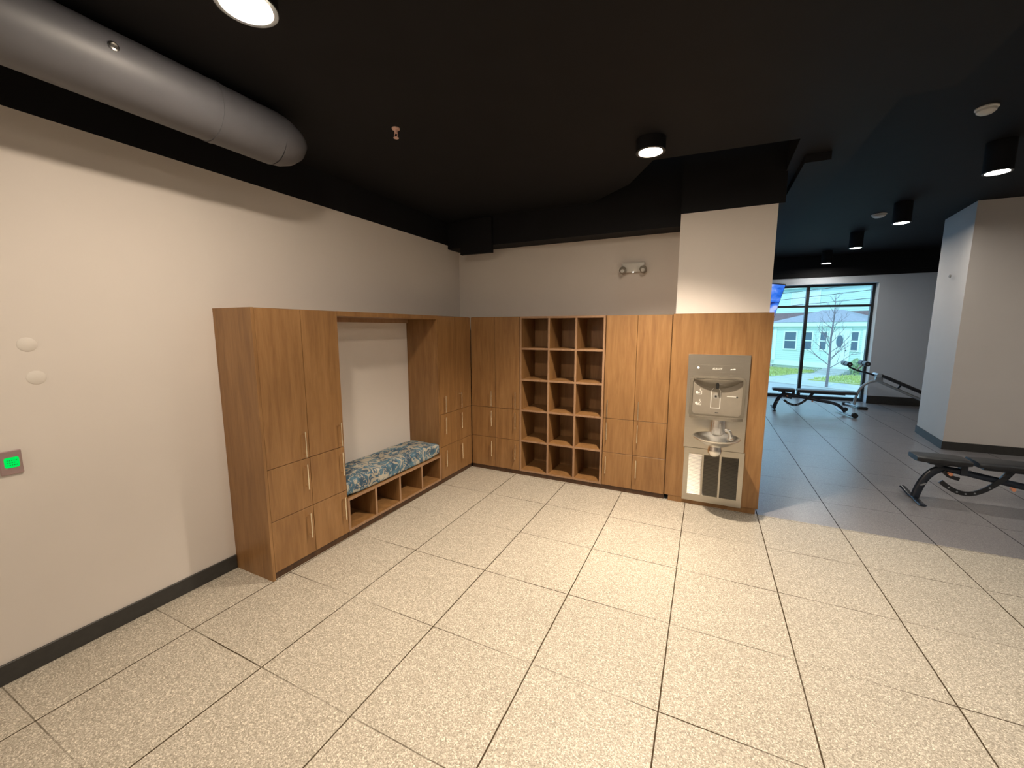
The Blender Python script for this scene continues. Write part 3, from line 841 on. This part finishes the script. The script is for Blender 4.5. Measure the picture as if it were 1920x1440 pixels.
def make_bench(label, loc, rz):
    o = thing('weight_bench', label, 'weight bench', loc, rz, 'adjustable flat weight benches')
    sp = pad_mesh(0, .385, .22, .26, .405, .468).build('seat_pad', M['vinyl'], o, smooth=True)
    bpd = pad_mesh(.425, 1.37, .27, .27, .405, .468).build('back_pad', M['vinyl'], o, smooth=True)
    # pad boards / hinge
    q = MB(); q.box(.10, .36, -.08, .08, .392, .406); q.box(.47, 1.2, -.09, .09, .392, .406); q.build('pad_board', M['navy'], o)
    # main beam, rear leg arch
    q = MB()
    beam = [(.215, 0, .345)] + bezier_arc((.36, 0, .33), (.75, 0, .255), (.98, 0, .225), 6) + bezier_arc((1.0, 0, .222), (1.16, 0, .20), (1.24, 0, .055), 7)
    q.tube([p if isinstance(p, tuple) else tuple(p) for p in beam], .026, 12, squash=(.8, 1.15)); q.build('frame', M['navy'], o, smooth=True)
    q = MB(); q.tube(bezier_arc((.235, 0, .345), (.10, 0, .31), (.055, 0, .028), 10), .030, 12, squash=(.8, 1.2)); q.build('leg', M['navy'], o, smooth=True)
    # front foot: thin curved plate across
    q = MB(); q.tube([(.0 + .05, -.20, .012), (.055, -.10, .010), (.06, 0, .016), (.055, .10, .010), (.03, .22, .05)], .013, 10, squash=(2.2, .8)); q.build('foot', M['navy'], o, smooth=True)
    q = MB(); q.lathe([(.033, -.006), (.033, .006)], c=(.095, 0, .17), n=16, mat3=Matrix.Rotation(-.6, 3, 'Y')); q.build('collar', M['silver'], o, smooth=True)
    # rear foot : bent tube with wheels
    q = MB(); q.tube([(1.17, .40, .075), (1.20, .22, .035), (1.24, .0, .035), (1.27, -.2, .035), (1.31, -.30, .04)], .020, 10); q.build('foot', M['silver'], o, smooth=True)
    for wx, wy, wz in ((1.325, -.315, .052), (1.25, .02, .11)):
        q = MB(); q.tube([(wx, wy - .03, wz), (wx, wy + .03, wz)], .048 if wz < .1 else .035, 18); q.build('wheel', M['rubber'], o, smooth=True)
    # posts
    q = MB(); q.box(.345, .395, -.03, .03, .30, .41, .004); q.build('post', M['navy'], o)
    q = MB(); q.tube([(.185, 0, .40), (.225, 0, .33)], .024, 10, squash=(.8, 1.3)); q.build('post', M['navy'], o, smooth=True)
    q = MB(); q.tube([(.70, 0, .40), (.64, 0, .29)], .022, 10, squash=(.8, 1.3)); q.build('post', M['navy'], o, smooth=True)
    # seat hook plate and back adjuster arc with pin holes
    q = MB(); flat_bar(q, [(.225, .325), (.265, .285), (.31, .268), (.345, .262)], .034, .012, -.030); q.build('seat_adjuster', M['vinyl'], o)
    arc = [(.215 + .43 * t_, .215 - .155 * math.sin(PI * (t_ * .86 + .06)) + .115 * t_ ** 1.6 + .035) for t_ in [i / 14 for i in range(15)]]
    q = MB(); flat_bar(q, arc, .042, .012, -.034); ad = q.build('back_adjuster', M['vinyl'], o)
    for i in (2, 4, 6, 8, 11):
        c_ = arc[i]; q = MB(); q.lathe([(0, 0), (.0075, 0), (.0075, .003), (0, .003)], c=(c_[0], -.0345, c_[1]), n=12, mat3=Matrix.Rotation(PI / 2, 3, 'X')); q.build('pin_hole', M['silver'], ad)
    for kx, kz in ((.262, .312), (.69, .235)):
        q = MB(); q.tube([(kx, -.034, kz), (kx, -.075, kz)], [.012, .016], 12); q.build('knob', M['orange'], o, smooth=True)
    return o
bench_near = make_bench('dark weight bench cut off by the right edge, in front of the white column', (4.425, 1.1, 0), 0.)
bench_far = copy_tree(bench_near)
bench_far['label'] = 'black flat weight bench standing in front of the street window'
bench_far.location = (3.79, 5.86, 0); bench_far.rotation_euler = (0, 0, -.03)

# decline bench with foam rollers
DB = thing('decline_bench', 'grey decline bench with foam leg rollers, beside the dark wall right of the window', 'weight bench', (0, 6.9, 0))
def tb(name, pts, r, mat, par=DB, **k): 
    q = MB(); q.tube(pts, r, 12, **k); return q.build(name, mat, par, smooth=True)
# pad, sloping down to the right
q = pad_mesh(0, 1.22, .26, .28, -.03, .035); bpd = q.build('back_pad', M['vinyl'], DB, smooth=True)
bpd.location = (5.80, 0, .725); bpd.rotation_euler = (0, math.radians(25.5), 0)
q = MB(); q.tube([(5.765, -.14, .715), (5.765, .14, .715)], .045, 16); q.build('head_roll', M['silver'], DB, smooth=True)
tb('roller_arm', [(5.86, 0, .66), (5.62, 0, .745), (5.42, 0, .80), (5.30, 0, .86), (5.235, 0, .93)], .018, M['navy'])
tb('roller_post', [(5.42, 0, .80), (5.47, 0, .87), (5.52, 0, .945)], .016, M['silver'])
for cx2, cz2 in ((5.235, .935), (5.53, .955)):
    for s_ in (-1, 1):
        a = MB(); a.tube([(cx2, s_ * .03, cz2), (cx2, s_ * .23, cz2)], .050, 18); r_ = a.build('foam_roller', M['vinyl'], DB, smooth=True)
    tb('roller_axle', [(cx2, -.24, cz2), (cx2, .24, cz2)], .012, M['silver'])
tb('leg', bezier_arc((5.84, 0, .60), (5.46, 0, .60), (5.44, 0, .06), 10), .028, M['silver'])
tb('lower_beam', [(5.80, 0, .585), (6.1, 0, .44), (6.4, 0, .29)] + [tuple(v) for v in bezier_arc((6.45, 0, .27), (6.62, 0, .18), (6.66, 0, .05), 6)], .026, M['silver'])
q = MB(); q.box(5.74, 5.86, -.04, .04, .57, .70, .01); q.build('hinge_block', M['silver'], DB)
tb('strut', [(6.18, 0, .55), (6.12, 0, .43)], .018, M['navy'])
q = MB(); q.tube([(5.33, .26, .025), (5.44, 0, .035), (5.50, -.26, .025)], .024, 10); q.build('foot', M['silver'], DB, smooth=True)
for yy in (-.26, .26):
    q = MB(); q.box(5.30 if yy > 0 else 5.44, 5.44 if yy > 0 else 5.60, yy - .05, yy + .05, .0, .055, .01); q.build('foot_pad', M['rubber'], DB)
q = MB(); q.tube([(6.66, -.30, .03), (6.66, .30, .03)], .024, 10); q.build('foot', M['silver'], DB, smooth=True)

# ------------------------------------------------------------------ the street outside
GZ = -.6
struct(MB().box(-40, 50, 8.12, 70, GZ - .2, GZ, m=M['street']).build('ground_outside'))
struct(MB().box(-8, 12, 7.96, 8.6, -.2 + GZ, -.02, m=M['concrete']).build('ground_ledge'))
struct(MB().box(-12, 16, 8.14, 8.4, ZG + .1, ZG + .4, m=M['concrete']).build('trim_7'))
HO = Vector((8.156, 21.941, 0)); hr = math.atan2(-.587, .81)
# sloping front lawn and paths belong to the house frame
ground = bpy.data.objects.new('front_yard', None); 
H = thing('house', 'pale clapboard house with a grey hipped porch across the street', 'house', HO, hr)
def hpart(mb, name, mat, par=H, **k): return mb.build(name, mat, par, **k)
GH = -.55
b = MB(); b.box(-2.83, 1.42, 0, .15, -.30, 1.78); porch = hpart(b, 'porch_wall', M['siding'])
b = MB(); b.box(-2.83, -2.72, .15, 2.45, -.30, 1.78); hpart(b, 'porch_side_wall', M['siding'])
b = MB(); b.box(-3.02, 1.6, -.22, 0, 1.80, 2.02); b.box(-3.02, 1.6, 0, 2.45, 1.80, 1.95); hpart(b, 'fascia', M['white'])
b = MB()
vs = [(-3.05, -.26, 2.02), (1.65, -.26, 2.02), (1.65, 2.5, 2.02), (-3.05, 2.5, 2.02), (-1.15, 1.3, 2.66), (-.15, 1.3, 2.66)]
V = [b.bm.verts.new(v) for v in vs]
for f_ in ((0, 1, 5, 4), (1, 2, 5), (2, 3, 4, 5), (3, 0, 4), (3, 2, 1, 0)): b.bm.faces.new([V[i] for i in f_])
hpart(b, 'porch_roof', M['shingle'])
b = MB(); b.box(-2.86, -2.70, -.03, 0, -.30, 1.80); b.box(1.32, 1.46, -.03, 0, -.30, 1.80); b.box(-2.70, 1.32, -.02, 0, 1.62, 1.80); b.box(-2.86, 1.46, -.03, 0, -.36, -.10); hpart(b, 'corner_board', M['white'])
def hwin(x0, x1, z0, z1, y=0., curtain=False, par=H):
    q = MB(); fr_ = .06
    q.box(x0 - .07, x1 + .07, y - .04, y, z0 - .07, z0 - .001); q.box(x0 - .07, x1 + .07, y - .04, y, z1 + .001, z1 + .07)
    q.box(x0 - .07, x0, y - .04, y, z0, z1); q.box(x1, x1 + .07, y - .04, y, z0, z1)
    q.box(x0, x1, y - .035, y, (z0 + z1) / 2 - .025, (z0 + z1) / 2 + .025)
    w_ = q.build('window_frame', M['white'], par)
    p = MB(); p.box(x0, x1, y - .02, y - .002, z0, (z0 + z1) / 2 - .0255); p.box(x0, x1, y - .02, y - .002, (z0 + z1) / 2 + .0255, z1)
    p.build('pane', M['curtain'] if curtain else M['housepane'], w_)
hwin(-2.24, -1.66, .58, 1.48); hwin(-1.30, -.88, .58, 1.48); hwin(-.48, -.20, .60, 1.48); hwin(.88, 1.15, .62, 1.50)
b = MB(); b.box(.04, .78, -.05, -.001, -.28, 1.62); door = hpart(b, 'front_door', M['white'])
b = MB(); b.box(-.06, .03, -.07, 0, -.28, 1.72); b.box(.79, .86, -.07, 0, -.28, 1.72); b.box(.03, .79, -.07, 0, 1.63, 1.72); hpart(b, 'door_frame', M['white'])
b = MB(); b.lathe([(0, 0), (.15, 0), (.15, .01), (0, .01)], c=(.40, -.051, 1.05), n=26, mat3=Matrix.Rotation(PI / 2, 3, 'X'), sy=2.0); hpart(b, 'oval_window', M['housepane'], door)
b = MB(); b.tube([(.70, -.05, .6), (.70, -.09, .6)], .03, 10); hpart(b, 'door_knob', M['wire'], door)
# lattice skirt
b = MB(); b.box(-2.83, -.05, .02, .05, GH, -.36); hpart(b, 'hollow_shade', M['lattice'])  # dark sheet in place of the shaded hollow under the porch
b = MB(); k_ = 0; x = -2.9
while x < -.05:
    for s_ in (1, -1):
        xa_, xb_ = (x, x + .2) if s_ > 0 else (x + .2, x)
        if min(xa_, xb_) < -2.85 or max(xa_, xb_) > -.02: continue
        d_ = Vector((xb_ - xa_, 0, .2)).normalized() * 0 + Vector((.013, 0, 0))
        b.loft([[(xa_ - .013, 0, GH), (xa_ + .013, 0, GH), (xb_ + .013, 0, -.36), (xb_ - .013, 0, -.36)], [(xa_ - .013, .012, GH), (xa_ + .013, .012, GH), (xb_ + .013, .012, -.36), (xb_ - .013, .012, -.36)]], True)
    x += .095
hpart(b, 'lattice_skirt', M['white'])
b = MB()
for i in range(4): b.box(-.15, .98, -.32 * (i + 1), -.32 * i - .001, GH - .03, -.34 - .07 * i)
hpart(b, 'front_steps', M['paving'])
# main house behind
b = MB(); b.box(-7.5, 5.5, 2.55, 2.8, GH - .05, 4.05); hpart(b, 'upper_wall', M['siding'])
b = MB(); b.loft([[(-7.5, 2.05, 2.05), (-7.5, 2.54, 2.62), (-7.5, 2.54, 2.05)], [(5.5, 2.05, 2.05), (5.5, 2.54, 2.62), (5.5, 2.54, 2.05)]], True); hpart(b, 'lower_roof', M['brownroof'])
b = MB(); b.box(-7.6, 5.6, 2.3, 2.8, 4.051, 4.3); hpart(b, 'upper_fascia', M['white'])
b = MB(); b.loft([[(-7.8, 2.2, 4.301), (-7.8, 6, 6.2), (-7.8, 9.8, 4.301)], [(5.8, 2.2, 4.301), (5.8, 6, 6.2), (5.8, 9.8, 4.301)]], True); hpart(b, 'upper_roof', M['shingle'])
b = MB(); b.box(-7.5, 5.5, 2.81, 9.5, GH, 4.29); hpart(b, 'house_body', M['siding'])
hwin(-3.36, -2.72, 3.02, 3.80, 2.548, True); hwin(-2.52, -1.92, 3.0, 3.86, 2.548, True)
# neighbour behind
# lawn (grass), walk
lw = MB()
lw.box(-9, -.35, -4.4, -.04, GZ - .05, GH - .002); lw.box(1.15, 8, -4.2, -.04, GZ - .05, GH - .002)
o = lw.build('lawn_soil', M['lawn']); o.location = HO; o.rotation_euler = (0, 0, hr); struct(o)
gr = MB()
def tuft(x, y):
    for k in range(3):
        a = random.random() * 2 * PI; hgt = .06 + .08 * random.random(); w = .012
        dx, dy = math.cos(a) * w, math.sin(a) * w; lx, ly = random.uniform(-.04, .04), random.uniform(-.04, .04)
        v = [gr.bm.verts.new(p) for p in ((x - dx, y - dy, GH - .002), (x + dx, y + dy, GH - .002), (x + lx, y + ly, GH + hgt))]
        gr.bm.faces.new(v)
for _ in range(3800): tuft(random.uniform(-7.5, -.4), random.uniform(-4.35, -.1))
for _ in range(1500):
    x_, y_ = random.uniform(1.2, 4.8), random.uniform(-4.1, -.1)
    if not (x_ < 1.95 and y_ > -1.3): tuft(x_, y_)
o = gr.build('grass', M['grass']); o.location = HO; o.rotation_euler = (0, 0, hr); o['kind'] = 'stuff'; tag(o, 'bright green grass of the front lawn before the house', 'grass')
wk = MB(); wk.box(-.34, 1.14, -4.4, -1.32, GZ - .02, GZ + .03); wk.box(-12, 10, -6.4, -4.45, GZ - .02, GZ + .03)
o = wk.build('path', M['paving']); o.location = HO; o.rotation_euler = (0, 0, hr); struct(o)
# shrub by the steps
sb = thing('shrub', 'small pale green shrub at the right end of the porch', 'shrub', HO, hr)
lf = MB()
for _ in range(900):
    d_ = Vector((random.gauss(0, 1), random.gauss(0, 1), random.gauss(0, 1))).normalized() * random.random() ** .4
    c_ = Vector((1.45 + d_.x * .26, -.75 + d_.y * .28, -.12 + d_.z * .42)); a1 = Vector((random.gauss(0, 1), random.gauss(0, 1), random.gauss(0, 1))).normalized() * .035
    a2 = a1.cross(Vector((random.random(), random.random(), random.random()))).normalized() * .02
    lf.bm.faces.new([lf.bm.verts.new(c_ + q_) for q_ in (a1, a2, -a1, -a2)])
lf.build('foliage', M['bush'], sb)
q = MB(); q.tube([(1.45, -.75, GH - .05), (1.45, -.75, -.1)], .03, 8); q.build('stem', M['bark'], sb)
# young bare tree
TRb = Vector((6.733, 15.317, GZ))
T = thing('bare_tree', 'thin leafless young tree standing outside the window', 'tree', TRb)
tk = MB(); tk.tube([(0, 0, .0), (.015, 0, .9), (-.01, .02, 1.9), (.02, 0, 2.7), (.0, 0, 3.55)], [.050, .043, .033, .022, .006], 10)
tk.build('trunk', M['bark'], T, smooth=True)
br = MB(); random.seed(11)
def twig(p, d, ln, r, depth):
    n_ = 4; pts = [p]; dd = d.copy()
    for i in range(n_):
        dd = (dd + Vector((random.uniform(-.12, .12), random.uniform(-.12, .12), .10))).normalized(); pts.append(pts[-1] + dd * ln / n_)
    br.tube(pts, [r, r * .85, r * .65, r * .45, r * .2], 5)
    if depth:
        for i in (1, 2, 3):
            a = random.choice((-1, 1)) * random.uniform(.4, .8)
            nd = (Matrix.Rotation(a, 3, 'Y') @ Matrix.Rotation(random.uniform(-.5, .5), 3, 'X') @ dd).normalized()
            twig(pts[i], nd, ln * random.uniform(.35, .55), r * .55, depth - 1)
for i in range(22):
    z = .75 + i * .125; a = i * 2.4 + random.uniform(-.4, .4)
    el_ = .55 + .25 * i / 22
    d = Vector((math.cos(a) * math.cos(el_), math.sin(a) * math.cos(el_) * .8, math.sin(el_)))
    twig(Vector((.005, 0, z)), d, 1.15 - .85 * i / 22, .016 - .007 * i / 22, 2 if i < 15 else 1)
br.build('branches', M['bark'], T, smooth=True)
# overhead wires crossing the upper windows of the house
for k, (za_, zb_, lb) in enumerate(((3.25, 4.05, 'highest of the three overhead wires crossing in front of the house'), (2.9, 3.85, 'middle of the three overhead wires crossing in front of the house'), (2.75, 3.35, 'lowest of the three overhead wires crossing in front of the house'))):
    q = MB(); A_ = Vector((-6, 24 - k * .4, za_ - .6)); B_ = Vector((22, 9.5 + k * .3, zb_ + .9))
    q.tube([A_.lerp(B_, t_) - Vector((0, 0, .35 * 4 * t_ * (1 - t_))) for t_ in [i / 20 for i in range(21)]], .011, 5)
    tag(q.build('overhead_wire', M['wire']), lb, 'wire', 'overhead wires')

# ------------------------------------------------------------------ daylight
W = bpy.data.worlds.new('World'); SC.world = W; W.use_nodes = True
nt = W.node_tree; nt.nodes.clear()
bg = nt.nodes.new('ShaderNodeBackground'); wo = nt.nodes.new('ShaderNodeOutputWorld')
bg.inputs[0].default_value = (.43, .70, 1., 1); bg.inputs[1].default_value = 2.4
nt.links.new(bg.outputs[0], wo.inputs[0])
sl = bpy.data.lights.new('sun', 'SUN'); sl.energy = 1.4; sl.angle = math.radians(4); sl.color = (1., .97, .9)
so = bpy.data.objects.new('sun', sl); COL.objects.link(so)
so.rotation_euler = Vector((.28, .62, -.62)).to_track_quat('-Z', 'Y').to_euler()

# ------------------------------------------------------------------ camera
cd = bpy.data.cameras.new('camera'); cam = bpy.data.objects.new('camera', cd); COL.objects.link(cam)
cd.sensor_width = 36.; cd.sensor_fit = 'HORIZONTAL'; cd.lens = 763.8 / 1920 * 36
cd.clip_start = .05; cd.clip_end = 300
cam.location = (2.5467, -4.1442, 1.69)
cam.rotation_euler = (math.radians(90 - 7.7725), 0, math.radians(25.789))
SC.camera = cam

SC.view_settings.view_transform = 'Standard'
SC.view_settings.look = 'None'
SC.view_settings.gamma = 1.
SC.view_settings.use_curve_mapping = False
SC.view_settings.exposure = .14
SC.cycles.max_bounces = 8
SC.cycles.diffuse_bounces = 5
SC.cycles.use_denoising = True
SC.cycles.sample_clamp_indirect = 4.
